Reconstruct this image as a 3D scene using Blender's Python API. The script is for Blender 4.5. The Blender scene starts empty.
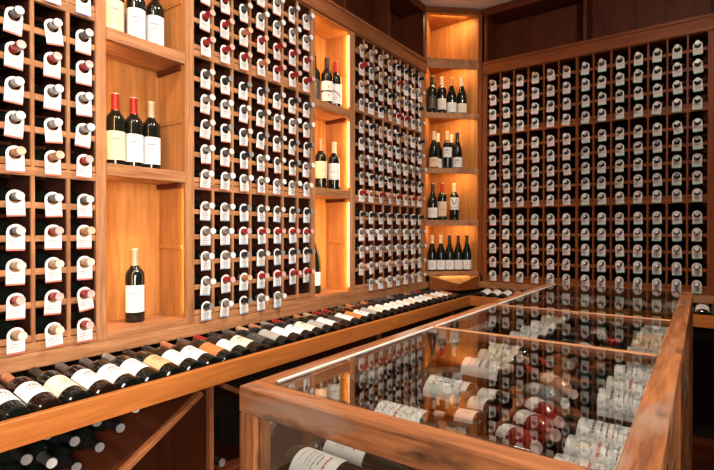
import bpy, math, random
from mathutils import Vector, Matrix
random.seed(7)
C = bpy.context.scene.collection
H = 1.45                      # camera height; heights below are measured from it and lifted by H
FL = -H
pi = math.pi

# ------------------------------------------------------------------ materials
def new_mat(name):
    m = bpy.data.materials.new(name); m.use_nodes = True
    nt = m.node_tree; b = nt.nodes['Principled BSDF']
    return m, nt, b

def srgb(r, g, b):
    f = lambda c: (c/255/12.92) if c/255 <= .04045 else ((c/255+.055)/1.055)**2.4
    return (f(r), f(g), f(b), 1)

def plain(name, col, rough=.5, metal=0, spec=.5, coat=0):
    m, nt, b = new_mat(name)
    b.inputs['Base Color'].default_value = col
    b.inputs['Roughness'].default_value = rough
    b.inputs['Metallic'].default_value = metal
    b.inputs['Specular IOR Level'].default_value = spec
    if coat: b.inputs['Coat Weight'].default_value = coat
    return m

_wood = {}
def wood(kind, axis):
    key = (kind, axis)
    if key in _wood: return _wood[key]
    dark, light, rough, freq, patch = WOODS[kind]
    m, nt, b = new_mat('wood_%s_%s' % (kind, axis))
    N, L = nt.nodes, nt.links
    tc = N.new('ShaderNodeTexCoord'); mp = N.new('ShaderNodeMapping')
    s = {'x': (.07, 1, 1), 'y': (1, .07, 1), 'z': (1, 1, .07), 'd': (.5, .5, .5)}[axis]
    mp.inputs['Scale'].default_value = s
    L.new(tc.outputs['Object'], mp.inputs['Vector'])
    n1 = N.new('ShaderNodeTexNoise'); n1.inputs['Scale'].default_value = freq
    n1.inputs['Detail'].default_value = 7; n1.inputs['Roughness'].default_value = .62; n1.inputs['Distortion'].default_value = .6
    n2 = N.new('ShaderNodeTexNoise'); n2.inputs['Scale'].default_value = freq*.16; n2.inputs['Detail'].default_value = 3
    n2.inputs['Distortion'].default_value = 1.2
    L.new(mp.outputs['Vector'], n1.inputs['Vector']); L.new(mp.outputs['Vector'], n2.inputs['Vector'])
    mix = N.new('ShaderNodeMix'); mix.data_type = 'FLOAT'; mix.inputs[0].default_value = .45
    L.new(n1.outputs['Fac'], mix.inputs[2]); L.new(n2.outputs['Fac'], mix.inputs[3])
    cr = N.new('ShaderNodeValToRGB')
    cr.color_ramp.elements[0].position = .34; cr.color_ramp.elements[0].color = dark
    cr.color_ramp.elements[1].position = .66; cr.color_ramp.elements[1].color = light
    L.new(mix.outputs[0], cr.inputs['Fac'])
    out = cr.outputs['Color']
    if patch:                                              # weathered grey bloom and dark knots of reclaimed timber
        n3 = N.new('ShaderNodeTexNoise'); n3.inputs['Scale'].default_value = 9; n3.inputs['Detail'].default_value = 6
        mp2 = N.new('ShaderNodeMapping'); mp2.inputs['Scale'].default_value = tuple(.35 if v < .5 else 1.2 for v in s)
        L.new(tc.outputs['Object'], mp2.inputs['Vector']); L.new(mp2.outputs['Vector'], n3.inputs['Vector'])
        r3 = N.new('ShaderNodeValToRGB'); r3.color_ramp.elements[0].position = .56; r3.color_ramp.elements[1].position = .74
        L.new(n3.outputs['Fac'], r3.inputs['Fac'])
        mx = N.new('ShaderNodeMix'); mx.data_type = 'RGBA'
        L.new(r3.outputs['Color'], mx.inputs[0]); L.new(out, mx.inputs[6]); mx.inputs[7].default_value = patch
        n4 = N.new('ShaderNodeTexNoise'); n4.inputs['Scale'].default_value = 14; n4.inputs['Detail'].default_value = 4
        L.new(mp2.outputs['Vector'], n4.inputs['Vector'])
        r4 = N.new('ShaderNodeValToRGB'); r4.color_ramp.elements[0].position = .28; r4.color_ramp.elements[1].position = .40
        L.new(n4.outputs['Fac'], r4.inputs['Fac'])
        m2 = N.new('ShaderNodeMix'); m2.data_type = 'RGBA'
        L.new(r4.outputs['Color'], m2.inputs[0]); m2.inputs[6].default_value = (.05, .022, .012, 1); L.new(mx.outputs[2], m2.inputs[7])
        out = m2.outputs[2]
    L.new(out, b.inputs['Base Color'])
    b.inputs['Roughness'].default_value = rough
    b.inputs['Specular IOR Level'].default_value = .2
    bp = N.new('ShaderNodeBump'); bp.inputs['Strength'].default_value = .12; bp.inputs['Distance'].default_value = .002
    L.new(n1.outputs['Fac'], bp.inputs['Height']); L.new(bp.outputs['Normal'], b.inputs['Normal'])
    _wood[key] = m
    return m

WOODS = {
    'oak':    ((.21, .078, .029, 1), (.55, .255, .113, 1),   .5, 75, None),     # rack faces
    'honey':  ((.32, .118, .028, 1), (.56, .245, .074, 1), .45, 55, None),     # niche linings
    'lip':    ((.32, .09, .017, 1), (.53, .175, .040, 1), .4, 75, None),      # counter edge
    'red':    ((.15, .035, .008, 1), (.31, .085, .019, 1), .5, 60, None),    # far rack; same wood, its dim light put into a redder tone
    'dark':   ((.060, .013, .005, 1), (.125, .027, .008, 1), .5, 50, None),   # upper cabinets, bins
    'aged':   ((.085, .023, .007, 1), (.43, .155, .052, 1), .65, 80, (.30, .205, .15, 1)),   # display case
    'inner_shaded':  ((.035, .010, .005, 1), (.085, .022, .010, 1), .6, 24, None),  # rack insides; shade within the bins put into a dark stain
    'crown':  ((.20, .060, .020, 1), (.38, .135, .050, 1), .5, 60, None),
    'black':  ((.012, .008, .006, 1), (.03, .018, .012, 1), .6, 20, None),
    'floor':  ((.05, .022, .012, 1), (.10, .045, .024, 1), .4, 14, None),
}
M = {}
M['glass_green'] = plain('dark_bottle_glass', (.006, .008, .006, 1), .06, 0, .55)
M['glass_brown'] = plain('brown_bottle_glass', (.014, .007, .004, 1), .07, 0, .55)
M['glass_red'] = plain('rose_wine_glass', (.24, .012, .009, 1), .08, 0, .6)
M['glass_clear'] = plain('pale_bottle_glass', (.20, .23, .22, 1), .08, 0, .6)
M['glass_blush'] = plain('blush_wine_glass', (.55, .27, .17, 1), .08, 0, .6)
for n, c, r, me in (('red', (.36, .018, .012, 1), .32, .25), ('silver', (.36, .33, .30, 1), .3, .6), ('grey', (.13, .115, .105, 1), .35, .5),
                    ('black', (.018, .016, .016, 1), .3, .2), ('copper', (.55, .22, .10, 1), .35, .35), ('tan', (.50, .33, .20, 1), .4, .2),
                    ('cream', (.72, .52, .36, 1), .45, 0), ('gold', (.62, .36, .10, 1), .3, .5)):
    M['cap_'+n] = plain('foil_'+n, c, r, me)
for n, c in (('red', (.62, .40, .36, 1)), ('silver', (.82, .79, .75, 1)), ('grey', (.62, .58, .54, 1)), ('black', (.25, .23, .22, 1)),
             ('copper', (.72, .45, .30, 1)), ('tan', (.78, .64, .50, 1)), ('cream', (.8, .66, .52, 1)), ('gold', (.75, .55, .3, 1))):
    M['end_'+n] = plain('foil_top_'+n, c, .35, .1)
M['tag'] = plain('tag_card', (.76, .745, .725, 1), .6, 0, .3)
for n, c in (('red', (.60, .16, .10, 1)), ('blue', (.34, .42, .55, 1)), ('green', (.28, .52, .38, 1)), ('violet', (.42, .36, .62, 1))):
    M['strip_'+n] = plain('tag_band_'+n, c, .6)
M['ink'] = plain('tag_ink', (.24, .17, .16, 1), .7)
M['ink_dark'] = plain('label_ink', (.05, .04, .045, 1), .7)
M['ink_red'] = plain('label_red_ink', (.45, .05, .04, 1), .6)
M['ink_gold'] = plain('label_gold_ink', (.42, .27, .10, 1), .4, .3)
for n, c in (('white', (.80, .79, .77, 1)), ('cream', (.80, .70, .55, 1)), ('tan', (.66, .42, .22, 1)), ('orange', (.55, .19, .06, 1)),
             ('grey', (.36, .34, .32, 1)), ('dark', (.05, .045, .045, 1)), ('red', (.5, .03, .025, 1)), ('peach', (.80, .56, .38, 1))):
    M['label_'+n] = plain('label_paper_'+n, c, .55, 0, .3)
def marbled():
    m, nt, b = new_mat('label_paper_marbled'); N, L = nt.nodes, nt.links
    tc = N.new('ShaderNodeTexCoord'); n = N.new('ShaderNodeTexNoise'); n.inputs['Scale'].default_value = 38; n.inputs['Detail'].default_value = 5
    n.inputs['Distortion'].default_value = 1.6
    r = N.new('ShaderNodeValToRGB'); e = r.color_ramp.elements
    e[0].position = .34; e[0].color = (.34, .33, .32, 1); e[1].position = .5; e[1].color = (.76, .76, .75, 1)
    k = e.new(.72); k.color = (.70, .60, .52, 1)
    L.new(tc.outputs['Object'], n.inputs['Vector']); L.new(n.outputs['Fac'], r.inputs['Fac']); L.new(r.outputs['Color'], b.inputs['Base Color'])
    b.inputs['Roughness'].default_value = .5
    return m
M['label_marbled'] = marbled()
M['bead'] = plain('pale_aluminium', (.75, .73, .70, 1), .4, .3)
M['metal'] = plain('brushed_steel', (.62, .60, .57, 1), .3, .9)
M['plaster'] = plain('pale_plaster', (.86, .82, .77, 1), .85)
M['wall_paint'] = plain('brown_wall_paint', (.16, .085, .05, 1), .7)
def glass_mat():
    m = bpy.data.materials.new('window_glass'); m.use_nodes = True
    nt = m.node_tree; N, L = nt.nodes, nt.links; N.clear()
    o = N.new('ShaderNodeOutputMaterial'); mx = N.new('ShaderNodeMixShader'); fr = N.new('ShaderNodeFresnel')
    ge = N.new('ShaderNodeNewGeometry'); io = N.new('ShaderNodeMix'); io.data_type = 'FLOAT'     # same reflectance on both faces of the pane
    L.new(ge.outputs['Backfacing'], io.inputs[0]); io.inputs[2].default_value = 2.6; io.inputs[3].default_value = 1/2.6
    L.new(io.outputs[0], fr.inputs['IOR'])
    t = N.new('ShaderNodeBsdfTransparent'); t.inputs['Color'].default_value = (.97, .98, .97, 1)
    g = N.new('ShaderNodeBsdfGlossy'); g.inputs['Roughness'].default_value = .0
    L.new(fr.outputs['Fac'], mx.inputs[0]); L.new(t.outputs[0], mx.inputs[1]); L.new(g.outputs[0], mx.inputs[2]); L.new(mx.outputs[0], o.inputs['Surface'])
    return m
M['pane'] = glass_mat()
def emit(name, col, st):
    m, nt, b = new_mat(name); b.inputs['Base Color'].default_value = (.8, .8, .8, 1)
    b.inputs['Emission Color'].default_value = col; b.inputs['Emission Strength'].default_value = st
    return m
M['led'] = emit('led_strip_light', (1, .62, .28, 1), .7)
M['lamp'] = emit('downlight_glow', (1, .86, .68, 1), 8)

# ------------------------------------------------------------------ mesh building
class MB:
    def __init__(s): s.v = []; s.f = []; s.mi = []; s.mats = []; s.smooth = []
    def slot(s, m):
        if m not in s.mats: s.mats.append(m)
        return s.mats.index(m)
    def add(s, vs, fs, m, smooth=False):
        b = len(s.v); s.v += [tuple(v) for v in vs]; k = s.slot(m)
        for f in fs: s.f.append(tuple(b+i for i in f)); s.mi.append(k); s.smooth.append(smooth)
        return s
    def hexa(s, p, m, c=.0015):
        """eight corners p[(i,j,k)] -> box with chamfered edges"""
        P = {(i, j, k): Vector(p[i*4+j*2+k]) for i in (0, 1) for j in (0, 1) for k in (0, 1)}
        ax = [(P[1, 0, 0]-P[0, 0, 0]), (P[0, 1, 0]-P[0, 0, 0]), (P[0, 0, 1]-P[0, 0, 0])]
        c = min(c, *(a.length*.3 for a in ax)); ax = [a.normalized()*c for a in ax]
        vs, ix = [], {}
        for key, v in P.items():
            for a in range(3):
                w = v.copy()
                for d in range(3):
                    if d != a: w += ax[d]*(1 if key[d] == 0 else -1)
                ix[key, a] = len(vs); vs.append(w)
        fs = []
        for a in range(3):
            b_, d_ = [q for q in range(3) if q != a]
            for sgn in (0, 1):
                loop = []
                for u, w in ((0, 0), (1, 0), (1, 1), (0, 1)):
                    k = [0, 0, 0]; k[a] = sgn; k[b_] = u; k[d_] = w; loop.append(ix[tuple(k), a])
                fs.append(loop if (sgn == 1) == (a != 1) else loop[::-1])
            for u in (0, 1):
                for w in (0, 1):
                    k0 = [0, 0, 0]; k0[a] = 0; k0[b_] = u; k0[d_] = w; k1 = list(k0); k1[a] = 1
                    k0, k1 = tuple(k0), tuple(k1)
                    fs.append([ix[k0, b_], ix[k1, b_], ix[k1, d_], ix[k0, d_]])
        for key in P: fs.append([ix[key, 0], ix[key, 1], ix[key, 2]])
        return s.add(vs, fs, m)
    def box(s, x0, x1, y0, y1, z0, z1, m, c=.0015):
        return s.hexa([(x, y, z) for x in (x0, x1) for y in (y0, y1) for z in (z0, z1)], m, c)
    def slab(s, p0, p1, up, w, t, m, c=.0015):
        """bar from p0 to p1, width w across, thickness t along up"""
        p0, p1, up = Vector(p0), Vector(p1), Vector(up).normalized()
        side = (p1-p0).cross(up).normalized()*w/2; up = up*t/2
        return s.hexa([p + a*side + b*up for p in (p0, p1) for a in (-1, 1) for b in (-1, 1)], m, c)
    def prism(s, poly, z0, z1, m):
        n = len(poly); vs = [(x, y, z0) for x, y in poly] + [(x, y, z1) for x, y in poly]
        fs = [list(range(n))[::-1], list(range(n, 2*n))] + [[i, (i+1) % n, n+(i+1) % n, n+i] for i in range(n)]
        return s.add(vs, fs, m)
    def lathe(s, prof, m, seg=20):
        vs, fs = [], []
        rings = []
        for z, r in prof:
            if r < 1e-6: rings.append([len(vs)]); vs.append((0, 0, z))
            else:
                rings.append(list(range(len(vs), len(vs)+seg)))
                vs += [(r*math.cos(2*pi*i/seg), r*math.sin(2*pi*i/seg), z) for i in range(seg)]
        for a, b in zip(rings, rings[1:]):
            for i in range(seg):
                j = (i+1) % seg
                if len(a) == 1: fs.append([a[0], b[j], b[i]])
                elif len(b) == 1: fs.append([a[i], a[j], b[0]])
                else: fs.append([a[i], a[j], b[j], b[i]])
        return s.add(vs, fs, m, True)
    def merge(s, o, mat):
        b = len(s.v); s.v += [tuple(mat @ Vector(v)) for v in o.v]
        ks = [s.slot(m) for m in o.mats]
        for f, k, sm in zip(o.f, o.mi, o.smooth): s.f.append(tuple(b+i for i in f)); s.mi.append(ks[k]); s.smooth.append(sm)
    def mesh(s, name, fix=True):
        me = bpy.data.meshes.new(name); me.from_pydata(s.v, [], s.f)
        for m in s.mats: me.materials.append(m)
        me.polygons.foreach_set('material_index', s.mi); me.polygons.foreach_set('use_smooth', s.smooth)
        me.update()
        if fix:
            import bmesh
            bm = bmesh.new(); bm.from_mesh(me); bmesh.ops.recalc_face_normals(bm, faces=bm.faces); bm.to_mesh(me); bm.free()
        if any(s.smooth): me.set_sharp_from_angle(angle=math.radians(38))
        return me
    def build(s, name, parent=None, origin=None):
        """parts: coordinates are in the room; shifted to the parent's origin. top-level: shifted to origin"""
        o0 = Vector(origin) if origin is not None else Vector((0, 0, 0)); p = parent
        while p is not None: o0 = o0+p.location; p = p.parent
        s.v = [(v[0]-o0.x, v[1]-o0.y, v[2]+H-o0.z) for v in s.v]
        o = bpy.data.objects.new(name, s.mesh(name)); C.objects.link(o)
        if parent: o.parent = parent
        else: o.location = o0
        return o

def tag(o, label=None, cat=None, group=None, kind=None):
    if label: o['label'] = label
    if cat: o['category'] = cat
    if group: o['group'] = group
    if kind: o['kind'] = kind
    return o
def thing(name, loc, label, cat, group=None):
    o = bpy.data.objects.new(name, None); o.empty_display_size = .05; C.objects.link(o)
    o.location = (loc[0], loc[1], loc[2]+H)
    return tag(o, label, cat, group)
def part(name, parent, mat, *boxes, c=.0015):
    m = MB()
    for b in boxes: m.box(*b, mat, c)
    return m.build(name, parent)

# ------------------------------------------------------------------ main dimensions (metres, heights from the eye)
XL = -1.8            # front of the long rack wall
YF = 3.735           # front of the far rack wall
ZJ = -.400           # underside of the racks
RAIL = .030
P = .1105
Z1, Z1T = ZJ+.0325, .185                 # lower section of five rows
Z2, Z2T = .215, .767                     # middle section
Z3, Z3T = .797, 1.258                    # top section of four rows
ZC, ZCT = 1.262, 1.362                   # crown board
ZU, ZUT = 1.735, 1.795                   # upper cabinet head
CEIL = 1.80
PT = (Z3T-Z3)/4
ROWS = [Z1+i*P for i in range(5)] + [Z2+i*P for i in range(5)] + [Z3+i*PT for i in range(4)]

# ------------------------------------------------------------------ the room
def struct(name, mb):
    return tag(mb.build(name), kind='structure')
struct('floor', MB().box(-2.2, 2.2, -2.5, 4.15, FL-.05, FL, wood('floor', 'y')))
struct('ceiling', MB().box(-2.2, 2.2, -2.5, 4.15, CEIL, CEIL+.05, M['plaster']))
struct('wall_left', MB().box(-2.2, -2.105, -2.5, 4.15, FL, CEIL, M['wall_paint']))
struct('wall_far', MB().box(-2.105, 2.2, 4.045, 4.15, FL, CEIL, M['wall_paint']))
struct('wall_right', MB().box(2.1, 2.2, -2.5, 4.045, FL, CEIL, M['wall_paint']))

# ------------------------------------------------------------------ racks
def L2W(u, d, z):            # long wall: u along it, d out of the face into the room
    return (XL+d, u, z)
def F2W(u, d, z):
    return (u, YF-d, z)
def wall_box(mb, tf, u0, u1, d0, d1, z0, z1, m, c=.0015):
    a, b = tf(u0, d0, z0), tf(u1, d1, z1)
    mb.box(min(a[0], b[0]), max(a[0], b[0]), min(a[1], b[1]), max(a[1], b[1]), z0, z1, m, c)
def wpart(name, parent, tf, mat, *bx):
    m = MB()
    for b in bx: wall_box(m, tf, *b, mat)
    return m.build(name, parent)

def make_rack(tf, stiles, divs, wk, depth, label):
    """stiles: [(u0,u1),(u0,u1)]; divs: divider centres between them"""
    gr = 'y' if tf is L2W else 'x'
    u0, u1 = stiles[0][1], stiles[1][0]
    o = tf((u0+u1)/2, -.1, ZJ)
    t = thing('wine_rack', o, label, 'wine rack')
    fz, fg = wood(wk, 'z'), wood(wk, gr)
    for a, b in stiles:
        m = MB()
        wall_box(m, tf, a, b, -depth, -.014, ZJ, ZC, wood('inner_shaded', 'z')); wall_box(m, tf, a, b, -.014, .002, ZJ, ZC, fz)
        m.build('stile', t)
    for z0, z1 in ((ZJ, Z1), (Z1T, Z2), (Z2T, Z3), (Z3T, ZC)):
        wpart('rail', t, tf, fg, (u0, u1, -.018, .001, z0, z1))
    for d in divs:
        m = MB()
        wall_box(m, tf, d-.006, d+.006, -depth+.012, -.012, Z1-.002, Z3T, wood('inner_shaded', 'z'))  # sides coloured dark to hold the bin shade
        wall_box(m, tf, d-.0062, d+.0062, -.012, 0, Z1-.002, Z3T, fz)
        m.build('divider', t)
    for z in ROWS:
        wpart('crossbar', t, tf, fg, (u0, u1, -.012, -.002, z+.0035, z+.0245))
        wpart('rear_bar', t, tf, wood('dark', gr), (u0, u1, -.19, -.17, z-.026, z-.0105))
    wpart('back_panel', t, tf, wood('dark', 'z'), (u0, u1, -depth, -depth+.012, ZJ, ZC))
    cells = [u0]+list(divs)+[u1]
    return t, [(cells[i]+cells[i+1])/2 for i in range(len(cells)-1)]

D1 = [.325, .435, .545, .655, .765]
rack1, c1 = make_rack(L2W, [(.19, .222), (.857, .893)], D1, 'oak', .29, 'oak bin rack ending at the niche that holds the shelved red-capped bottles')
rack2, c2 = make_rack(L2W, [(1.235, 1.274), (2.04, 2.074)], [1.375, 1.486, 1.596, 1.706, 1.818, 1.932], 'oak', .29, 'seven-column oak bin rack standing between the two lit niches')
rack3, c3 = make_rack(L2W, [(2.417, 2.46), (3.34, 3.408)], [2.567, 2.682, 2.797, 2.913, 3.026, 3.134, 3.242], 'oak', .29, 'eight-column oak bin rack between the second niche and the corner shelves')
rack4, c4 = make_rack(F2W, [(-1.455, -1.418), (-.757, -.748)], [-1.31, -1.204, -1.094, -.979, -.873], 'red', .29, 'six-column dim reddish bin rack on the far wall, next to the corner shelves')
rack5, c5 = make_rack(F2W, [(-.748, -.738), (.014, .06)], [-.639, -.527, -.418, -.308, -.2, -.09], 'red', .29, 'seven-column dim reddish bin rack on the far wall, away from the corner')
# plain run of panelling that closes the far wall beyond the racks
t = thing('end_panel', (.5, YF+.1, FL), 'dark red wooden panel closing the far wall past the last rack', 'wall panel')
part('panel_board', t, wood('dark', 'z'), (.062, 2.05, YF+.03, YF+.06, ZJ, ZC-.001))
part('edge_strip', t, wood('dark', 'z'), (.062, .12, YF-.002, YF+.03, ZJ, ZC-.001))

# ------------------------------------------------------------------ lit niches
S1, S2 = .763, .257            # shelf tops
def niche(u0, u1, label):
    t = thing('display_niche', L2W((u0+u1)/2, -.1, ZJ), label, 'display niche', 'lit niches of the long wall')
    hz, hy = wood('honey', 'z'), wood('honey', 'y')
    wpart('back_panel', t, L2W, hz, (u0, u1, -.215, -.2, ZJ, ZC))
    sp0 = wpart('side_panel', t, L2W, hz, (u0, u0+.004, -.2, -.002, ZJ, ZC))
    sp1 = wpart('side_panel', t, L2W, hz, (u1-.004, u1, -.2, -.002, ZJ, ZC))
    wpart('top_panel', t, L2W, hy, (u0, u1, -.2, 0, ZC-.012, ZC))
    wpart('base_board', t, L2W, wood('oak', 'y'), (u0, u1, -.2, .001, ZJ, Z1-.004))
    for s in (S1, S2):
        sh = wpart('shelf', t, L2W, wood('oak', 'y'), (u0+.004, u1-.004, -.2, .001, s-.046, s))
        wpart('shelf_cleat', sh, L2W, wood('dark', 'x'), (u1-.022, u1-.004, -.19, -.03, s-.068, s-.048))
    for z in ((Z1+S2)/2-.02, (S2+S1)/2-.04, (S1+ZC)/2-.03):
        wpart('side_batten', sp1, L2W, hy, (u1-.009, u1-.004, -.195, -.022, z, z+.02))
    for a, b, sp in ((u0+.004, u0+.0052, sp0), (u1-.009, u1-.004, sp1))[:1 if u0 < 1 else 2]:
        for z0, z1 in ((Z1+.02, S2-.07), (S2+.02, S1-.07), (S1+.02, ZC-.03)):
            wpart('led_strip', sp, L2W, M['led'], (a, b, -.014, -.006, z0, z1))
    return t
N1, N2 = (.893, 1.235), (2.074, 2.417)
niche(*N1, 'warmly lit honey-wood niche with one single bottle on its base')
niche(*N2, 'warmly lit honey-wood niche with the big gold-collared bottle on its base')

# ------------------------------------------------------------------ corner shelves
A, B, K = Vector((-1.80, 3.410)), Vector((-1.457, YF)), Vector((-1.93, 3.762))
CS = [-.315, .095, .513, .954, 1.386]
t = thing('corner_shelf', ((A.x+K.x+B.x)/3, (A.y+K.y+B.y)/3, ZJ+.02), 'open corner shelf unit of five diagonal shelves holding standing bottles', 'corner shelf')
dn = (B-A).normalized(); nn = Vector((-dn.y, dn.x))      # along the front, and towards the room corner
if nn.dot(K-A) < 0: nn = -nn
def wallpanel(name, p, q, th, z0, z1, m, inward):
    w = (q-p).normalized(); n = Vector((-w.y, w.x))
    if n.dot(inward-p) > 0: n = -n
    MB().prism([(p.x, p.y), (q.x, q.y), (q.x+n.x*th, q.y+n.y*th), (p.x+n.x*th, p.y+n.y*th)], z0, z1, m).build(name, t)
mid = (A+B+K)/3
wallpanel('side_panel', A+(K-A)*.02, K, .008, ZJ+.01, ZUT, wood('honey', 'z'), mid)
wallpanel('back_panel', K, B+(K-B)*.04, .008, ZJ+.01, ZUT, wood('honey', 'z'), mid)
for i, z in enumerate(CS):
    hgt = .034 if i == 0 else .045 if i < 4 else .075
    a, b = A+dn*.003, B-dn*.012
    m = MB().prism([tuple(a+nn*.018), tuple(b+nn*.018), tuple(K+(mid-K)*.03)], z-.018, z, wood('honey', 'd')); sh = m.build('shelf', t)
    MB().prism([tuple(a), tuple(b), tuple(b+nn*.018), tuple(a+nn*.018)], z-hgt, z, wood('oak', 'd')).build('shelf_edge', sh)
MB().prism([tuple(A+dn*.003), tuple(B-dn*.012), tuple(K)], ZU+.01, ZUT, wood('honey', 'd')).build('top_panel', t)
MB().prism([tuple(B-dn*.03), tuple(B-dn*.002), tuple(B-dn*.002+nn*.02), tuple(B-dn*.03+nn*.02)], CS[0]-.034, ZUT, wood('red', 'z')).build('stile', t)
MB().prism([tuple(A+dn*.001), tuple(A+dn*.014), tuple(A+dn*.014+nn*.02), tuple(A+dn*.001+nn*.02)], ZC, ZUT, wood('oak', 'z')).build('stile', t)
MB().prism([tuple(A-dn*.0), tuple(B-dn*.002), tuple(B+nn*.012), tuple(A+nn*.012+dn*.01)], ZU+.012, ZUT, wood('red', 'd')).build('head_board', t)

Ap, Bp, Vp = A+dn*.03-nn*.012, B-dn*.03-nn*.012, (A+B)/2-nn*.125        # sloping prow between the two counters
tp = [(Ap.x, Ap.y, -.352), (Bp.x, Bp.y, -.352), (Vp.x, Vp.y, -.408)]; bt = [(Ap.x, Ap.y, -.458), (Bp.x, Bp.y, -.458), (Vp.x, Vp.y, -.458)]
m = MB(); m.add(tp+bt, [[0, 1, 2], [3, 5, 4], [0, 3, 4, 1]], wood('honey', 'd')); m.add(tp+bt, [[1, 4, 5, 2], [2, 5, 3, 0]], wood('red', 'd'))
m.build('apron_board', t)

# ------------------------------------------------------------------ upper cabinets with their crown boards
def upper(tf, u0, u1, divs, label, wk):
    g = 'y' if tf is L2W else 'x'
    t = thing('upper_cabinet', tf((u0+u1)/2, -.1, ZC), label, 'cabinet')
    cb = wpart('crown_board', t, tf, wood(wk, g), (u0, u1, -.25, .012, ZC+.001, ZCT))
    wpart('crown_lip', cb, tf, wood(wk, g), (u0, u1, .0125, .02, ZCT-.02, ZCT))
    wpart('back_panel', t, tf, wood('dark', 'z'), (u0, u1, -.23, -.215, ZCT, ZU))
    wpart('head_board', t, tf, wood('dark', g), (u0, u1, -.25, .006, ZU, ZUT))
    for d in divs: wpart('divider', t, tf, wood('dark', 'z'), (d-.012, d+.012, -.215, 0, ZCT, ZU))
    return t
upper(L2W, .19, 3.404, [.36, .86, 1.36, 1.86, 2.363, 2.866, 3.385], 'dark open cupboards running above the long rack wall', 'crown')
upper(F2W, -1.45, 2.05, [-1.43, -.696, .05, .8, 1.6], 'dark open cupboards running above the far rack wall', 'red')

# ------------------------------------------------------------------ display counters (sloped trays with bins below)
TB = .118                                     # slope of the tray bed
def bed_z(d): return -.5235 - (d-.375)*TB      # height of the bed at distance d from the wall face
LIPD0, LIPD1 = .388, .412
def counter(tf, u0, u1, label, bins, lipu, bandu, bedlip):
    g = 'y' if tf is L2W else 'x'
    t = thing('display_counter', tf((u0+u1)/2, .2, FL), label, 'counter')
    wpart('back_band', t, tf, wood('oak', g), (bandu[0], bandu[1], -.02, .008, ZJ-.052, ZJ-.0005))
    wpart('front_lip', t, tf, wood('lip', g), (lipu[0], lipu[1], LIPD0, LIPD1, -.540, -.470))
    m = MB(); pts = []
    for ua, ub in zip(bandu, bedlip):
        pts += [tf(ua, 0, bed_z(0)-.014), tf(ua, 0, bed_z(0)), tf(ub, LIPD0, bed_z(LIPD0)-.014), tf(ub, LIPD0, bed_z(LIPD0))]
    m.hexa(pts, wood('black', g)).build('tray_bed', t)  # black bed: the shadow behind the bottles is put into its colour
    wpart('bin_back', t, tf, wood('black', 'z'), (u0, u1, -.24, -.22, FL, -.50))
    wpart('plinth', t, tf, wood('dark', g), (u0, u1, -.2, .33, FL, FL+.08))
    for u, d in bins:
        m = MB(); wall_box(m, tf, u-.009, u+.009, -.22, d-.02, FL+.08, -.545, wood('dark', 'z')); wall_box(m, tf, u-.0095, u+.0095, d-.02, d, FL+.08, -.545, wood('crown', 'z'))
        m.build('partition', t)
    return t
ctr1 = counter(L2W, -.1, 3.30, 'long sloping bottle counter along the niche wall with bins under it', [(-.02, .37), (1.084, .37), (2.19, .37), (3.28, .30)], (-.1, YF-LIPD1-.001), (-.1, YF-.014), (-.1, YF-LIPD0-.002))
ctr2 = counter(F2W, -1.37, 2.05, 'sloping bottle counter under the dim far racks', [(-.35, .37), (.75, .37), (1.9, .37)], (XL+LIPD0+.002, 2.05), (XL+.013, 2.05), (XL+LIPD0+.002, 2.05))
# slanting bin boards under the long counter
for ya, yb in ((1.036, .32), (1.132, 1.85)):
    sg = 1 if yb > ya else -1
    L_ = abs(yb-ya); z0 = -.556; z1 = z0 - L_*.585
    m = MB(); m.slab((XL+.075, ya, z0-.008), (XL+.075, yb, z1-.008), (0, .505*sg, .863), .57, .017, wood('dark', 'x'))
    m.slab((XL+.372, ya, z0-.008), (XL+.372, yb, z1-.008), (0, .505*sg, .863), .024, .018, wood('crown', 'y'))
    m.build('slanting_board', ctr1)
wpart('bin_shelf', ctr1, L2W, wood('dark', 'y'), (1.094, 1.34, -.2, .34, -.928, -.911))

# ------------------------------------------------------------------ glass display case
X0, X1, Y0, Y1, ZT = -.759, -.045, .640, 3.0, -.31
RW = .049                                      # rail width seen from above
cz = -.535                                     # case floor
case = thing('display_case', ((X0+X1)/2, (Y0+Y1)/2, FL), 'glass-topped case of weathered timber full of large bottles', 'display case')
ag = lambda a: wood('aged', a)
part('side_rail', case, ag('y'), (X0, X0+RW, Y0+RW, Y1, ZT-.05, ZT), c=.003)
part('side_rail', case, ag('y'), (X1-RW, X1, Y0+RW, Y1, ZT-.05, ZT), c=.003)
part('end_rail', case, ag('x'), (X0, X1, Y0, Y0+RW, ZT-.052, ZT), c=.003)
part('end_rail', case, ag('x'), (X0+RW, X1-RW, Y1-.03, Y1, ZT-.05, ZT), c=.003)
BARS = (1.405, 1.99)
brk = None
for y in BARS:
    bar = part('crossbar', case, wood('oak', 'x'), (X0+RW, X1-RW, y-.009, y+.009, ZT-.022, ZT+.003))
    brk = brk or bar
for x in (X0, X1-.046):
    for y in (Y0, 1.385, 2.2, Y1-.046):
        part('post', case, ag('z'), (x, x+.046, y, y+.046, FL, ZT-.051), c=.003)
for x in (X0+.012, X1-.018):
    for a, b in ((Y0+.046, 1.385), (1.431, 2.2), (2.246, Y1-.046)):
        part('side_pane', case, M['pane'], (x, x+.006, a, b, cz+.01, ZT-.05), c=.0005)
part('end_pane', case, M['pane'], (X0+.046, X1-.046, Y0+.010, Y0+.015, cz+.01, ZT-.052), c=.0005)
part('end_pane', case, M['pane'], (X0+.046, X1-.046, Y1-.020, Y1-.014, cz+.01, ZT-.05), c=.0005)
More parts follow.
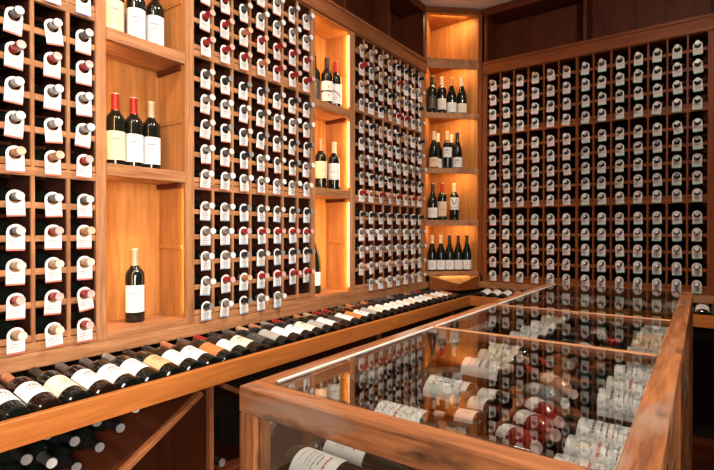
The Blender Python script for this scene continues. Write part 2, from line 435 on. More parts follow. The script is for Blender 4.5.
for a, b in ((Y0+RW, BARS[0]), (BARS[0], BARS[1]), (BARS[1], Y1-.03)):
    pn = part('top_pane', case, M['pane'], (X0+RW+.0005, X1-RW-.0005, a+(.0095 if a in BARS else .0005), b-(.0095 if b in BARS else .0005), ZT-.0025, ZT+.0015), c=.0005)
    part('glazing_bead', pn, M['bead'], (X0+RW-.001, X0+RW+.005, a+.010, b-.010, ZT+.0016, ZT+.0046), c=.0005)
part('floor_board', case, ag('y'), (X0+.012, X1-.012, Y0+.012, Y1-.012, cz-.02, cz))
for s_, ya, yb in (('end_apron', Y0+.006, Y0+.03), ('end_apron', Y1-.03, Y1-.006)):
    part(s_, case, ag('x'), (X0+.046, X1-.046, ya, yb, cz-.09, cz-.021))
for xa in (X0+.006, X1-.03):
    part('side_apron', case, ag('y'), (xa, xa+.024, Y0+.046, Y1-.046, cz-.09, cz-.021))
m = MB(); m.box(X0+RW+.012, X0+RW+.10, 1.416, 1.422, ZT-.036, ZT-.025, M['metal']); m.box(X0+RW+.006, X0+RW+.012, 1.40, 1.425, ZT-.075, ZT-.02, M['metal'])
m.box(X0+RW+.092, X0+RW+.10, 1.412, 1.426, ZT-.036, ZT-.018, M['metal']); tag(m.build('corner_bracket', brk), 'steel corner bracket')

# ------------------------------------------------------------------ bottles
PROF = {
 'bordeaux': [(.004, 0), (.004, .020), (0, .0315), (.003, .0358), (.009, .0372), (.183, .0372), (.196, .0362), (.208, .0318), (.218, .0238), (.227, .0176), (.238, .0148), (.252, .0139), (.293, .0136), (.3, .0136), (.3, 0)],
 'burgundy': [(.004, 0), (.004, .022), (0, .034), (.003, .0388), (.010, .0402), (.132, .0402), (.152, .0388), (.176, .0330), (.2, .0245), (.222, .0180), (.240, .0152), (.258, .0142), (.29, .0139), (.296, .0139), (.296, 0)],
}
PROF['magnum'] = [(z*1.15, r*1.36 if z < .215 else r*1.2) for z, r in PROF['bordeaux']]
PROF['claret'] = [(z*1.06, r) for z, r in PROF['bordeaux']]
PROF['large'] = [(z*1.12, r*1.2) for z, r in PROF['bordeaux']]
PROF['pinot'] = [(z*.97, r*.89) for z, r in PROF['burgundy']]
PROF['racked'] = PROF['bordeaux'][:8] + [(.218, .0236), (.226, .0165), (.234, .0136), (.25, .0126), (.322, .0122), (.328, .0122), (.328, 0)]
PROF['squat'] = [(z*.83, r*1.36 if z < .215 else r*1.2) for z, r in PROF['bordeaux']]
PROF['split'] = [(z*.54, r*.67 if z < .215 else r*.74) for z, r in PROF['bordeaux']]
PROF['champagne'] = [(z*1.33, r*1.35) for z, r in PROF['burgundy']]
LEN = {k: p[-1][0] for k, p in PROF.items()}
RAD = {k: max(r for z, r in p) for k, p in PROF.items()}
def rad_at(kind, z):
    p = PROF[kind]
    for (za, ra), (zb, rb) in zip(p[2:], p[3:]):
        if za <= z <= zb and zb > za: return ra+(rb-ra)*(z-za)/(zb-za)
    return p[-2][1]
def mb_body(kind, glass, seg=22): return MB().lathe(PROF[kind], M[glass], seg)
def mb_capsule(kind, col, seg=18):
    L = LEN[kind]; k = L/.3; e = .0006
    zs = [.232*k, .2325*k, .24*k, .252*k, .27*k, .287*k, .2875*k, .298*k]
    pr = [(z, rad_at(kind, z)+e) for z in zs]; pr[0] = (pr[0][0], pr[0][1]-.0006)
    pr[6] = (pr[6][0], pr[6][1]+.0009); pr[7] = (pr[7][0], pr[7][1]+.0009)
    m = MB().lathe(pr, M['cap_'+col], seg)
    r = pr[7][1]
    m.lathe([(.298*k, r), (L+.0009, r-.001), (L+.0012, r-.004), (L+.0006, r-.0055), (L+.0008, 0)], M['end_'+col], seg)
    return m
def mb_label(kind, paper, z0, z1, half=78, art=0, seed=0):
    rnd = random.Random(seed)
    r = rad_at(kind, (z0+z1)/2)+.0005; m = MB(); n = 14
    def patch(a0, a1, za, zb, mat, dr, n=1):
        vs = []
        for i in range(n+1):
            a = a0+(a1-a0)*i/n; vs += [((r+dr)*math.cos(a), (r+dr)*math.sin(a), za), ((r+dr)*math.cos(a), (r+dr)*math.sin(a), zb)]
        m.add(vs, [[2*i, 2*i+2, 2*i+3, 2*i+1] for i in range(n)], mat, True)
    h = math.radians(half); patch(-h, h, z0, z1, M['label_'+paper], 0, n)
    ht = z1-z0; ink = M['ink_dark'] if paper not in ('dark', 'grey', 'red', 'orange') else M['ink_gold']
    def row(v, hh, wide, mat):          # a printed line broken into words
        a = -wide
        while a < wide:
            w = rnd.uniform(.07, .2); b = min(a+w, wide)
            patch(a, b, z0+ht*v, z0+ht*(v+hh), mat, .0003); a = b+rnd.uniform(.03, .06)
    if art == 0:                        # script heading and small print
        row(.70, .045, .42, M['ink_red'] if paper in ('white', 'cream') else ink)
        row(.56, .03, .28, ink); row(.46, .022, .5, ink); row(.36, .016, .45, ink); row(.28, .016, .48, ink); row(.12, .016, .3, ink)
    elif art == 1:                      # drawn house over a title
        patch(-.5, .5, z0+ht*.62, z0+ht*.625, ink, .0003, 4)
        for a in (-.38, -.2, 0, .2, .38):
            patch(a-.06, a+.06, z0+ht*.63, z0+ht*(.72+.1*math.cos(a*4)), M['ink'], .0003)
        row(.46, .05, .5, ink); row(.34, .02, .4, ink); row(.2, .02, .45, ink)
    elif art == 2:                      # crest
        for i in range(8):
            a = 2*pi*i/8
            patch(.16*math.cos(a)-.05, .16*math.cos(a)+.05, z0+ht*(.7+.1*math.sin(a))-.002, z0+ht*(.7+.1*math.sin(a))+.002, M['ink_gold'], .0003)
        row(.44, .055, .45, M['ink_red']); row(.32, .02, .35, ink); row(.16, .02, .4, ink)
        patch(-h*.95, h*.95, z0+ht*.05, z0+ht*.07, M['ink_gold'], .0003, 8)
    elif art == 3:                      # large looped handwriting
        for c in (-.5, -.12, .25):
            for i in range(11):
                a = 2*pi*i/13+.5
                u, v = c+.17*math.cos(a), .42+.24*math.sin(a)
                patch(u-.035, u+.035, z0+ht*(v-.03), z0+ht*(v+.03), ink, .0003)
        row(.82, .03, .4, ink)
    elif art == 4:                      # broad V mark over a band
        for i in range(9):
            v = .40+.05*i
            for s in (-1, 1):
                a = s*(.06+.055*i); patch(a-.08, a+.08, z0+ht*v, z0+ht*(v+.052), M['ink_dark'], .0003)
        patch(-h, h, z0+ht*.13, z0+ht*.22, M['ink_gold'], .0003, 8)
    elif art == 5:                      # two round seals and a dark band
        patch(-h, h, z0+ht*.46, z0+ht*.54, M['ink_dark'], .0003, 10)
        for v in (.72, .28):
            for q in range(3): patch(.25-.12+q*.04, .25+.12-q*.04, z0+ht*(v-.05-.02*q), z0+ht*(v+.05+.02*q), M['ink_gold'], .0003+.0001*q, 2)
    elif art == 6:                      # slanting red ribbon
        for i in range(12):
            a = -.8+i*.14; patch(a, a+.15, z0+ht*(.72-.035*i), z0+ht*(.80-.035*i), M['ink_red'], .0003)
        row(.3, .02, .4, ink); row(.2, .02, .3, ink)
    return m

TAGW, TAGR, TAGH = .026, .0178, .0595
def mb_tag(strip, seed):
    """card with a hole; lies in the local XY plane, hangs towards -X, faces +Z"""
    rnd = random.Random(seed); m = MB(); n = 28; th = .0004
    angs = sorted(set([2*pi*i/n for i in range(n)] + [pi-math.atan2(TAGW, TAGH), pi+math.atan2(TAGW, TAGH)]))
    inn, out = [], []
    for a in angs:
        c, s = math.cos(a), math.sin(a); inn.append((TAGR*c, TAGR*s))
        if c >= 0: out.append((TAGW*c, TAGW*s))
        else:
            k = min(TAGW/abs(s) if abs(s) > 1e-9 else 9, TAGH/-c); out.append((k*c, k*s))
    q = len(angs); vs = []
    for z in (th, -th): vs += [(x, y, z) for x, y in inn] + [(x, y, z) for x, y in out]
    fs = []
    for i in range(q):
        j = (i+1) % q
        fs += [[i, q+i, q+j, j], [2*q+i, 2*q+j, 3*q+j, 3*q+i], [q+i, 3*q+i, 3*q+j, q+j], [i, j, 2*q+j, 2*q+i]]
    m.add(vs, fs, M['tag'])
    def quad(x0, x1, y0, y1, mat, z=.0003): m.add([(x0, y0, th+z), (x1, y0, th+z), (x1, y1, th+z), (x0, y1, th+z)], [[0, 1, 2, 3]], mat)
    quad(-TAGH, -TAGH+.0055, -TAGW, TAGW, M['strip_'+strip])
    for x, w, hh in ((-.029, .017, .0018), (-.037, .019, .0018), (-.046, .012, .0014)):
        y = -w
        while y < w:
            e = min(y+rnd.uniform(.004, .010), w); quad(x-hh/2, x+hh/2, y, e, M['ink']); y = e+.0022
    return m
_me = {}
def cached(key, fn, fix=True):
    if key not in _me: _me[key] = fn().mesh('_'.join(str(k) for k in key), fix)
    return _me[key]
body_me = lambda k, g='glass_green': cached(('body', k, g), lambda: mb_body(k, g))
cap_me = lambda k, c: cached(('capsule', k, c), lambda: mb_capsule(k, c))
def label_me(k, paper, z0, z1, half, art, seed): return cached(('label', k, paper, z0, z1, half, art, seed), lambda: mb_label(k, paper, z0, z1, half, art, seed), False)
tag_me = lambda s, v: cached(('tag', s, v), lambda: mb_tag(s, v), False)

def frame(base, axis, face):
    z = Vector(axis).normalized(); x = Vector(face); x = (x-z*x.dot(z)).normalized(); y = z.cross(x)
    b = Vector(base)
    return Matrix(((x.x, y.x, z.x, b.x), (x.y, y.y, z.y, b.y), (x.z, y.z, z.z, b.z+H), (0, 0, 0, 1)))
def kid(name, me, parent, mat=None):
    o = bpy.data.objects.new(name, me); C.objects.link(o); o.parent = parent
    if mat is not None: o.matrix_local = mat
    return o
def bottle(name, kind, base, axis, face, label, cat='wine bottle', group=None, glass='glass_green', cap='red', paper=None, lz=None, half=78, art=0, seed=0, partlabel=None):
    r = bpy.data.objects.new(name, body_me(kind, glass)); C.objects.link(r)
    r.matrix_world = frame(base, axis, face); tag(r, label, cat, group)
    c = kid('foil_capsule', cap_me(kind, cap), r)
    if paper:
        k = LEN[kind]/.3
        z0, z1 = lz or (.035*k, .135*k)
        p = kid('paper_label', label_me(kind, paper, round(z0, 4), round(z1, 4), half, art, seed), r)
        if partlabel: p['label'] = partlabel
    return r

ORD = ['zeroth', 'first', 'second', 'third', 'fourth', 'fifth', 'sixth', 'seventh', 'eighth', 'ninth', 'tenth', 'eleventh', 'twelfth', 'thirteenth', 'fourteenth']
# --- bottles lying in the racks, necks out, each with a hanging tag
NECK = .036                                    # neck axis above the bin bottom
def rack_axis(tf): return (Vector((1, 0, 0)), Vector((0, -1, 0)))[tf is F2W]
def racked(tf, u, z, proud, col, strip, rnd, label, group):
    ax = rack_axis(tf)
    b = Vector(tf(u, proud-.328, z+.0245+.0142))
    r = bpy.data.objects.new('racked_wine_bottle', body_me('racked')); C.objects.link(r)
    tilt = .022+rnd.uniform(-.01, .012); b.z -= tilt*(.328-proud)
    r.matrix_world = frame(b, ax+Vector((0, 0, tilt)), (0, 0, 1)); tag(r, label, 'wine bottle', group)
    kid('foil_capsule', cap_me('racked', col), r)
    zt = .328-proud+rnd.uniform(.010, .016)
    sw = rnd.gauss(0, .055); tl = rnd.uniform(-.06, .10)
    mt = Matrix.Translation((-.0040, 0, zt)) @ Matrix.Rotation(sw, 4, 'Z') @ Matrix.Rotation(tl, 4, 'X') @ Matrix.Rotation(-rnd.uniform(.0, .06), 4, 'Y')
    kid('neck_tag', tag_me(strip, rnd.randint(0, 3)), r, mt)
    return r
def fill(tf, cols, colours, strips, phrase, group, seed, skip=(), colname=None, reach=.062, spread=.009):
    rnd = random.Random(seed); n = 0
    for ri, z in enumerate(ROWS):
        for ci, u in enumerate(cols):
            if (ri, ci) in skip: continue
            pal = colours[ri]; col = pal if isinstance(pal, str) else pal[ci % len(pal)] if rnd.random() < .7 else rnd.choice(pal)
            cn = colname(ci)
            lab = '%s-capped tagged bottle, %s row up, %s column %s' % (col, ORD[ri+1], cn, phrase)
            racked(tf, u, z, reach+rnd.uniform(-spread, spread), col, strips[0 if ri < 5 else 1 if ri < 10 else 2], rnd, lab, group); n += 1
    return n
R1 = [('tan', 'red', 'red'), 'red', 'tan', ('grey', 'red', 'copper'), 'grey', ('copper', 'red', 'red'), 'silver', 'silver', 'red', ('silver', 'grey'), 'silver', 'red', 'silver', 'red']
sk = [(r, c) for r in range(14) for c in range(6) if c < 2 or (c == 2 and False) or r > 11]
fill(L2W, c1, R1, ('red', 'red', 'violet'), 'from the shelf niche', 'tagged bottles in the first oak rack', 1, sk, lambda c: ORD[6-c])
R2 = [('silver', 'silver', 'black', 'silver', 'grey', 'black', 'black'), ('silver', 'red', 'copper', 'red', 'red', 'red', 'silver'), ('silver', 'silver', 'black', 'grey', 'black', 'black', 'black'),
      ('red', 'silver', 'red', 'red', 'red', 'red', 'silver'), ('silver', 'silver', 'grey', 'silver', 'black', 'black', 'black'),
      'silver', ('silver', 'grey', 'black'), ('grey', 'black'), ('silver', 'grey'), ('grey', 'grey', 'black', 'black'),
      ('red', 'red', 'red', 'copper', 'red'), ('red', 'red', 'copper', 'red', 'red'), ('red', 'red', 'grey', 'silver', 'silver', 'silver', 'silver'), ('silver', 'grey')]
fill(L2W, c2, R2, ('blue', 'red', 'red'), 'after the first niche', 'tagged bottles in the rack between the niches', 2, [(0, 5), (0, 6)], lambda c: ORD[c+1])
R5 = ['silver', 'silver', ('silver', 'tan'), 'silver', ('grey', 'silver'), ('silver', 'grey'), ('grey', 'black'), 'grey', ('black', 'grey'), ('silver', 'grey'), ('grey', 'silver'), 'grey', ('silver', 'grey'), ('silver', 'tan', 'grey')]
fill(F2W, c5, R5, ('green', 'green', 'green'), 'past the centre post, far wall', 'tagged bottles in the seven-column far rack', 5, (), lambda c: ORD[c+1], .062, .004)
R4 = [('silver', 'tan'), ('copper', 'tan'), 'silver', 'silver', ('grey', 'silver'), ('silver', 'grey'), 'grey', 'grey', ('silver', 'grey'), ('tan', 'silver'), 'silver', ('silver', 'grey'), ('tan', 'silver'), ('copper', 'tan', 'copper')]
fill(F2W, c4, R4, ('red', 'red', 'red'), 'from the corner shelves, far wall', 'tagged bottles in the six-column far rack', 4, (), lambda c: ORD[c+1], .062, .004)
# the eight-column rack, foreshortened beside the corner: the smallest in view
R3 = [('tan', 'silver'), ('tan', 'silver', 'tan'), 'silver', 'silver', 'black', ('red', 'copper'), ('grey', 'black'), 'silver', ('grey', 'silver'), ('silver', 'black', 'tan'),
      ('silver', 'grey', 'black', 'silver', 'red', 'red', 'silver', 'silver'), ('tan', 'silver', 'silver', 'black'), ('red', 'silver', 'tan', 'silver'), ('tan', 'tan', 'tan', 'copper', 'black', 'black', 'black', 'black')]
bulk = MB(); rnd = random.Random(3); tmp = {}
def piece(key, fn):
    if key not in tmp: tmp[key] = fn()
    return tmp[key]
for ri, z in enumerate(ROWS):
    for ci, u in enumerate(c3):
        if (ri, ci) == (0, 0): continue
        pal = R3[ri]; col = pal if isinstance(pal, str) else pal[ci % len(pal)]
        proud = .062+rnd.uniform(-.009, .009)
        fm = frame(Vector(L2W(u, proud-.328, z+.0387-H-.022*(.328-proud))), (1, 0, .022), (0, 0, 1))
        bulk.merge(piece('b', lambda: mb_body('racked', 'glass_green', 14)), fm); bulk.merge(piece(col, lambda: mb_capsule('racked', col, 14)), fm)
        mt = Matrix.Translation((-.004, 0, .328-proud+.013)) @ Matrix.Rotation(rnd.gauss(0, .06), 4, 'Z') @ Matrix.Rotation(rnd.uniform(-.25, .2), 4, 'X')
        bulk.merge(piece('t', lambda: mb_tag('red', 1)), fm @ mt)
o = bulk.build('racked_bottle_mass', None, (XL, 2.9, ZJ+H))
tag(o, 'tagged bottles filling the eight-column rack beside the corner shelves', 'wine bottles', None, 'stuff')

# --- standing bottles
def stand(kind, x, y, z, label, group, **kw):
    face = Vector((-x, -y, 0)); face.rotate(Matrix.Rotation(kw.pop('turn', 0), 3, 'Z'))
    return bottle('standing_wine_bottle', kind, (x, y, z+.0006), (0, 0, 1), face, label, 'wine bottle', group, **kw)
g1 = 'bottles standing in the first niche'
stand('bordeaux', -1.91, 1.066, Z1-.004, 'single red-wine bottle with white label and tan foil, alone on the first niche base', g1, cap='tan', paper='white', lz=(.042, .152), half=70, art=0)
for i, (y, c, pp, w) in enumerate(((.997, 'red', 'peach', 'red-foiled bottle with peach-tinted label on middle niche shelf, next to the post'), (1.074, 'red', 'white', 'red-foiled white-labelled bottle in the middle of three on the middle niche shelf'), (1.152, 'tan', 'white', 'tan-foiled white-labelled bottle at the end of three on the middle niche shelf'))):
    stand('bordeaux', -1.93, y, S2, w, g1, cap=c, paper=pp, lz=(.03, .145), half=75, art=0, seed=i)
for i, (y, w) in enumerate(((.988, 'white-labelled bottle on the top niche shelf, next to the post'), (1.08, 'white-labelled bottle, middle of three on the top niche shelf'), (1.165, 'white-labelled bottle, end of three on the top niche shelf'))):
    stand('bordeaux', -1.92, y, S1, w, g1, cap='red', paper='peach' if i == 0 else 'white', lz=(.02, .155), half=72, art=0, seed=i)
g2 = 'bottles standing in the second niche'
stand('champagne', -1.925, 2.19, Z1-.004, 'large sparkling-wine bottle with gold neck foil and white label, on second niche base', g2, cap='gold', paper='white', lz=(.05, .13), half=70, art=2)
for i, (x, y, c, pp, a, w) in enumerate(((-1.91, 2.193, 'black', 'dark', 0, 'bottle half hidden by the post on top shelf of second niche'), (-1.875, 2.272, 'black', 'white', 5, 'black-foiled bottle with two gold seals and dark band, top shelf of second niche'), (-1.868, 2.352, 'red', 'white', 6, 'bottle with slanting red ribbon on white label, top shelf of second niche'))):
    stand('bordeaux', x, y, S1, w, g2, cap=c, paper=pp, lz=(.03, .15), half=75, art=a, seed=i)
for i, (x, y, c, pp, w) in enumerate(((-1.88, 2.221, 'copper', 'peach', 'copper-foiled bottle with peach label, middle shelf of second niche'), (-1.87, 2.335, 'cream', 'white', 'cream-foiled bottle with white label, middle shelf of second niche'))):
    stand('bordeaux', x, y, S2, w, g2, cap=c, paper=pp, lz=(.065, .165), half=72, art=2, seed=i)
g3 = 'bottles standing on the corner shelves'
def cpos(u, d): p = A+dn*u+nn*d; return p.x, p.y
def cstand(u, d, si, kind, w, **kw):
    r = RAD[kind]+.005
    d = max(d, r-.002); u = max(u, .429*d+r*1.088); u = min(u, .4685-.941*d-r*1.373)
    x, y = cpos(u, d); return stand(kind, x, y, CS[si], w, g3, **kw)
for i, u in enumerate((.066, .1395, .213, .2865, .36)):
    cstand(u, .04, 0, 'pinot', '%s of five identical white-labelled sloping-shoulder bottles on lowest corner shelf, from long rack' % ORD[i+1], cap='cream' if i < 2 else 'black', paper='white', lz=(.012, .088), half=88, art=2, seed=11)
cstand(.058, .072, 1, 'burgundy', 'sloping-shoulder bottle with low pale label, second corner shelf, beside the long rack', cap='black', paper='white', lz=(.02, .10), art=0)
cstand(.16, .070, 1, 'bordeaux', 'red-foiled bottle with tall peach label, second corner shelf', cap='red', paper='peach', lz=(.03, .15), art=2)
cstand(.265, .075, 1, 'bordeaux', 'bottle with a broad dark V mark on its label, second corner shelf', cap='cream', paper='white', lz=(.085, .185), art=4)
for (u, d, kd, cp, pp, lz, w) in ((.085, .055, 'burgundy', 'cream', 'peach', (.01, .085), 'cream-foiled bottle in front, third corner shelf, beside the long rack'), (.14, .125, 'burgundy', 'cream', 'white', (.01, .085), 'cream-foiled bottle set behind its neighbours, third corner shelf'),
                              (.20, .06, 'bordeaux', 'cream', 'white', (.09, .17), 'bottle with label high on the body, third corner shelf'), (.284, .06, 'burgundy', 'black', 'white', (.01, .09), 'black-foiled bottle in front, end of third corner shelf'), (.275, .15, 'burgundy', 'cream', 'white', (.01, .09), 'cream-foiled bottle at the back, end of third corner shelf')):
    cstand(u, d, 2, kd, w, cap=cp, paper=pp, lz=lz, art=1, seed=int(u*100))
for (u, d, kd, cp, pp, lz, w) in ((.03, .05, 'bordeaux', 'black', 'dark', None, 'black-foiled dark-labelled bottle, top bottle shelf of corner, beside long rack'), (.09, .20, 'bordeaux', 'black', 'white', (.02, .06), 'black-foiled bottle with low label at the back, top bottle shelf of corner'),
                              (.152, .055, 'bordeaux', 'cream', 'cream', (.03, .12), 'pink-cream foiled slim bottle with narrow cream label, top bottle shelf of corner'), (.178, .14, 'pinot', 'gold', 'white', (.01, .09), 'gold-foiled bottle at the back, top bottle shelf of corner'),
                              (.234, .055, 'burgundy', 'copper', 'white', (.01, .09), 'copper-foiled bottle with wide label in front, top bottle shelf of corner'), (.265, .14, 'pinot', 'cream', 'white', (.01, .09), 'short cream-foiled bottle at the back, top bottle shelf of corner'), (.32, .055, 'burgundy', 'cream', 'cream', (.01, .085), 'cream-foiled bottle in front, end of top bottle shelf of corner')):
    cstand(u, d, 3, kd, w, cap=cp, paper=pp, lz=lz, art=2, seed=int(u*100))

# --- bottles reclining on the sloping counters
SL = math.atan(TB)
PAP = ['white', 'white', 'white', 'cream', 'white', 'white', 'white', 'tan', 'white', 'white', 'orange', 'white', 'cream', 'dark', 'grey', 'white', 'white', 'cream', 'grey', 'white', 'dark', 'white', 'orange', 'white', 'grey', 'cream', 'white']
RCP = ['copper', 'grey', 'black', 'grey', 'tan', 'black', 'copper', 'red', 'copper', 'black', 'red', 'silver', 'grey', 'black', 'red', 'red', 'grey', 'black', 'black', 'silver']
ADJ = {'white': 'white', 'cream': 'cream', 'tan': 'tan', 'orange': 'orange', 'dark': 'black', 'grey': 'grey'}
def recline(tf, u, i, label, group, rnd):
    r = .0372
    d = LIPD0-.016                                    # the foot rests against the lip
    ax = Vector(tf(0, -math.cos(SL), math.sin(SL)))-Vector(tf(0, 0, 0)); up = Vector(tf(0, math.sin(SL), math.cos(SL)))-Vector(tf(0, 0, 0))
    side = Vector(tf(1, 0, 0))-Vector(tf(0, 0, 0))
    ax = (ax + side*rnd.uniform(-.0015, .0015)).normalized()
    b = Vector(tf(u, d, bed_z(d)))+up*(r+.0012)
    pp = PAP[i % len(PAP)]
    return bottle('reclining_wine_bottle', 'claret', b, ax, up+side*rnd.uniform(-.12, .12), label, 'wine bottle', group, cap=RCP[(i*3+i//5) % len(RCP)], paper=pp,
                  lz=(.050+rnd.uniform(-.008, .008), .145+rnd.uniform(-.004, .012)), half=rnd.choice((62, 70, 80)), art=rnd.choice((0, 1, 2, 1)), seed=i % 6,
                  glass=rnd.choice(('glass_green', 'glass_green', 'glass_brown')))
rnd = random.Random(21)
def nth(n):
    if n <= 14: return ORD[n]
    return {15: 'fifteenth', 16: 'sixteenth', 17: 'seventeenth', 18: 'eighteenth', 19: 'nineteenth', 20: 'twentieth', 30: 'thirtieth'}.get(n) or (('twenty-' if n < 30 else 'thirty-')+ORD[n % 10])
ny = 38
for i in range(ny):
    y = .405+i*.0757
    recline(L2W, y, i, '%s-labelled bottle reclining on the long counter, %s along from the near end' % (ADJ[PAP[i % len(PAP)]], nth(i+1)), 'bottles reclining on the long counter', rnd)
FPAP = [0, 1, 2, 10, 10]
nfx = 19
for i in range(nfx):
    x = -1.325+i*.0775
    k = FPAP[i] if i < 5 else i+2
    recline(F2W, x, k, '%s-labelled bottle reclining under the far racks, %s from the corner' % (ADJ[PAP[k % len(PAP)]], nth(i+1)), 'bottles reclining on the far counter', rnd)

# --- bottles heaped in the bin under the long counter
gb = 'bottles lying in the bin under the counter'
s_ = Vector((0, -.863, -.505)); n_ = Vector((0, -.505, .863)); rr = .0378; k = 0
p0 = Vector((0, 1.036, -.556))
for lay, (off, cnt, st) in enumerate(((rr+.0015, 6, .16), (rr+.0015+.0675, 5, .1986), (rr+.0015+.135, 4, .2372))):
    for i in range(cnt):
        q = p0+s_*(st+i*.0772)+n_*off
        if q.z > -.545-.04 or q.y < .36: continue
        k += 1
        bottle('binned_wine_bottle', 'bordeaux', (XL-.055+rnd.uniform(-.03, .015), q.y, q.z), (1, 0, 0), (0, 0, 1), 'bottle lying on the slanting bin board, %s, %s from its top end' % (('lowest layer', 'second layer', 'third layer')[lay], ORD[i+1]), 'wine bottle', gb, cap=('black', 'grey', 'black', 'black')[k % 4])
bottle('binned_wine_bottle', 'bordeaux', (XL+.03, 1.155, -.911+.0385), (1, .02, 0), (.2, .5, 1), 'labelled bottle lying on the small shelf under the counter, behind the case post', 'wine bottle', gb, cap='black', paper='white', lz=(.09, .17), half=40)
for yy, zz in ((1.215, -.5865), (1.305, -.6375)):
    pass

# --- bottles inside the glass case
gc = 'bottles lying in the glass case'
def lying(kind, base, axis, face, label, **kw):
    return bottle('lying_wine_bottle', kind, base, axis, face, label, 'wine bottle', gc, **kw)
rm = RAD['magnum']; zm = cz+rm+.001; rb = RAD['bordeaux']; zb = cz+rb+.001
lf = (.0, -.55, 1)
BIG = [(.728, 'white', 0, 'large white-labelled bottle lying against the front glass of the case'),
       (.832, 'white', 0, 'large white-labelled bottle lying second behind the front glass of the case'),
       (1.025, 'white', 2, 'large bottle with patterned white label, on the niche side of the case'),
       (1.295, 'white', 3, 'large bottle with looped black handwriting on a white label, in the case'),
       (1.56, 'white', 1, 'large pale-labelled bottle lying just past the case crossbar'),
       (1.70, 'cream', 1, 'large cream-labelled bottle lying beyond the handwriting label, niche side of case')]
for i, (y, pp, a, w) in enumerate(BIG):
    lying('large' if i < 2 else 'squat', (X0+.062, y, cz+.001+(RAD['large'] if i < 2 else rm)), (1, .0, 0), (0, -.35, 1), w, cap=('black', 'red', 'black', 'red', 'black', 'black')[i], paper=pp, lz=(.032, .135) if i < 2 else (.032, .158), half=66, art=a, seed=i)
RIG = [(.865, 'peach', 1, 'large bottle with peach label lying by the near corner rail of the case'), (.975, 'marbled', 2, 'large marbled-label bottle, first of the row along the plain side rail'), (1.085, 'marbled', 2, 'large marbled-label bottle, second of the row along the plain side rail'),
       (1.20, 'marbled', 0, 'large marbled-label bottle, third of the row along the plain side rail'), (1.465, 'marbled', 0, 'large marbled-label bottle just past the crossbar by the plain side rail'), (1.60, 'marbled', 2, 'large marbled-label bottle, second past the crossbar by the plain side rail')]
for i, (y, pp, a, w) in enumerate(RIG):
    lying('squat', (X1-.052, y, zm), (-1, 0, 0), (0, -.35, 1), w, cap='black', paper=pp, lz=(.02, .135), half=80, art=a, seed=i)
MIDS = [((-.395, 1.043, -.434), (-.544, 1.094, -.462), 'glass_brown', 'white', 'cream', 0, 'small white-labelled bottle across the middle of the case, first of three with pale foils'),
        ((-.390, 1.096, -.419), (-.532, 1.164, -.449), 'glass_brown', 'white', 'cream', 1, 'small white-labelled bottle across the middle of the case, second of three with pale foils'),
        ((-.392, 1.168, -.418), (-.534, 1.231, -.447), 'glass_green', 'white', 'silver', 2, 'small white-labelled bottle across the middle of the case, third of three with pale foils'),
        ((-.325, .955, -.412), (-.230, .834, -.366), 'glass_red', 'white', 'red', 0, 'rose-red bottle with white label, first of three red ones in the case'),
        ((-.323, 1.055, -.412), (-.223, .935, -.378), 'glass_red', 'white', 'red', 1, 'rose-red bottle with white label, middle of three red ones in the case'),
        ((-.328, 1.155, -.412), (-.238, 1.026, -.386), 'glass_red', 'white', 'red', 2, 'rose-red bottle with white label, last of three red ones in the case'),
        ((-.360, 1.262, -.412), (-.255, 1.148, -.387), 'glass_clear', 'grey', 'silver', 0, 'pale clear glass bottle with grey label in the middle of the case'),
        ((-.403, 1.429, -.420), (-.441, 1.284, -.364), 'glass_green', 'red', 'cream', 2, 'dark bottle with red label lying under the case crossbar'),
        ((-.355, 1.378, -.412), (-.256, 1.252, -.396), 'glass_blush', 'peach', 'tan', 0, 'blush-coloured bottle with peach label by the case crossbar'),
        ((-.412, 1.600, -.440), (-.447, 1.456, -.382), 'glass_brown', 'red', 'cream', 0, 'brown bottle with red label, second past the case crossbar')]
for i, (b, c, gl, pp, cp, a, w) in enumerate(MIDS):
    ax = Vector(c)-Vector(b)
    lying('split', b, ax, (.0, -.2, 1), w, glass=gl, cap=cp, paper=pp, lz=(.02, .078), half=72, art=a, seed=i)
for i, (y, pp, a, kd, w) in enumerate(((1.84, 'cream', 1, 'squat', 'cream-labelled broad bottle on the niche side, before the second case crossbar'), (2.08, 'white', 0, 'squat', 'white-labelled broad bottle, first beyond the second case crossbar, niche side'), (2.24, 'white', 2, 'squat', 'white-labelled broad bottle, second beyond the second case crossbar, niche side'),
                               (2.40, 'white', 1, 'squat', 'white-labelled broad bottle, third beyond the second case crossbar, niche side'), (2.58, 'cream', 0, 'squat', 'cream-labelled broad bottle near the far end of the case, niche side'), (2.76, 'white', 0, 'squat', 'white-labelled broad bottle at the far end of the case, niche side'))):
    lying(kd, (X0+.062, y, zm if kd == 'squat' else zb), (1, 0, 0), (0, -.35, 1), w, cap='black', paper=pp, lz=(.02, .135), half=76, art=a, seed=i)
for i, (y, pp, a, w) in enumerate(((1.76, 'marbled', 0, 'marbled-label broad bottle, third past the crossbar by the plain side rail'), (2.06, 'marbled', 2, 'marbled-label broad bottle just beyond the second crossbar, plain side'), (2.20, 'peach', 1, 'peach-label broad bottle beyond the second crossbar, plain side'),
                               (2.36, 'peach', 2, 'second peach-label broad bottle beyond the second crossbar, plain side'), (2.52, 'marbled', 1, 'marbled-label broad bottle towards the far end of the case, plain side'), (2.72, 'white', 1, 'white-label broad bottle at the far end of the case, plain side'))):
    lying('squat', (X1-.052, y, zm), (-1, 0, 0), (0, -.35, 1), w, cap='red' if i == 3 else 'black', paper=pp, lz=(.02, .135), half=80, art=a, seed=i)
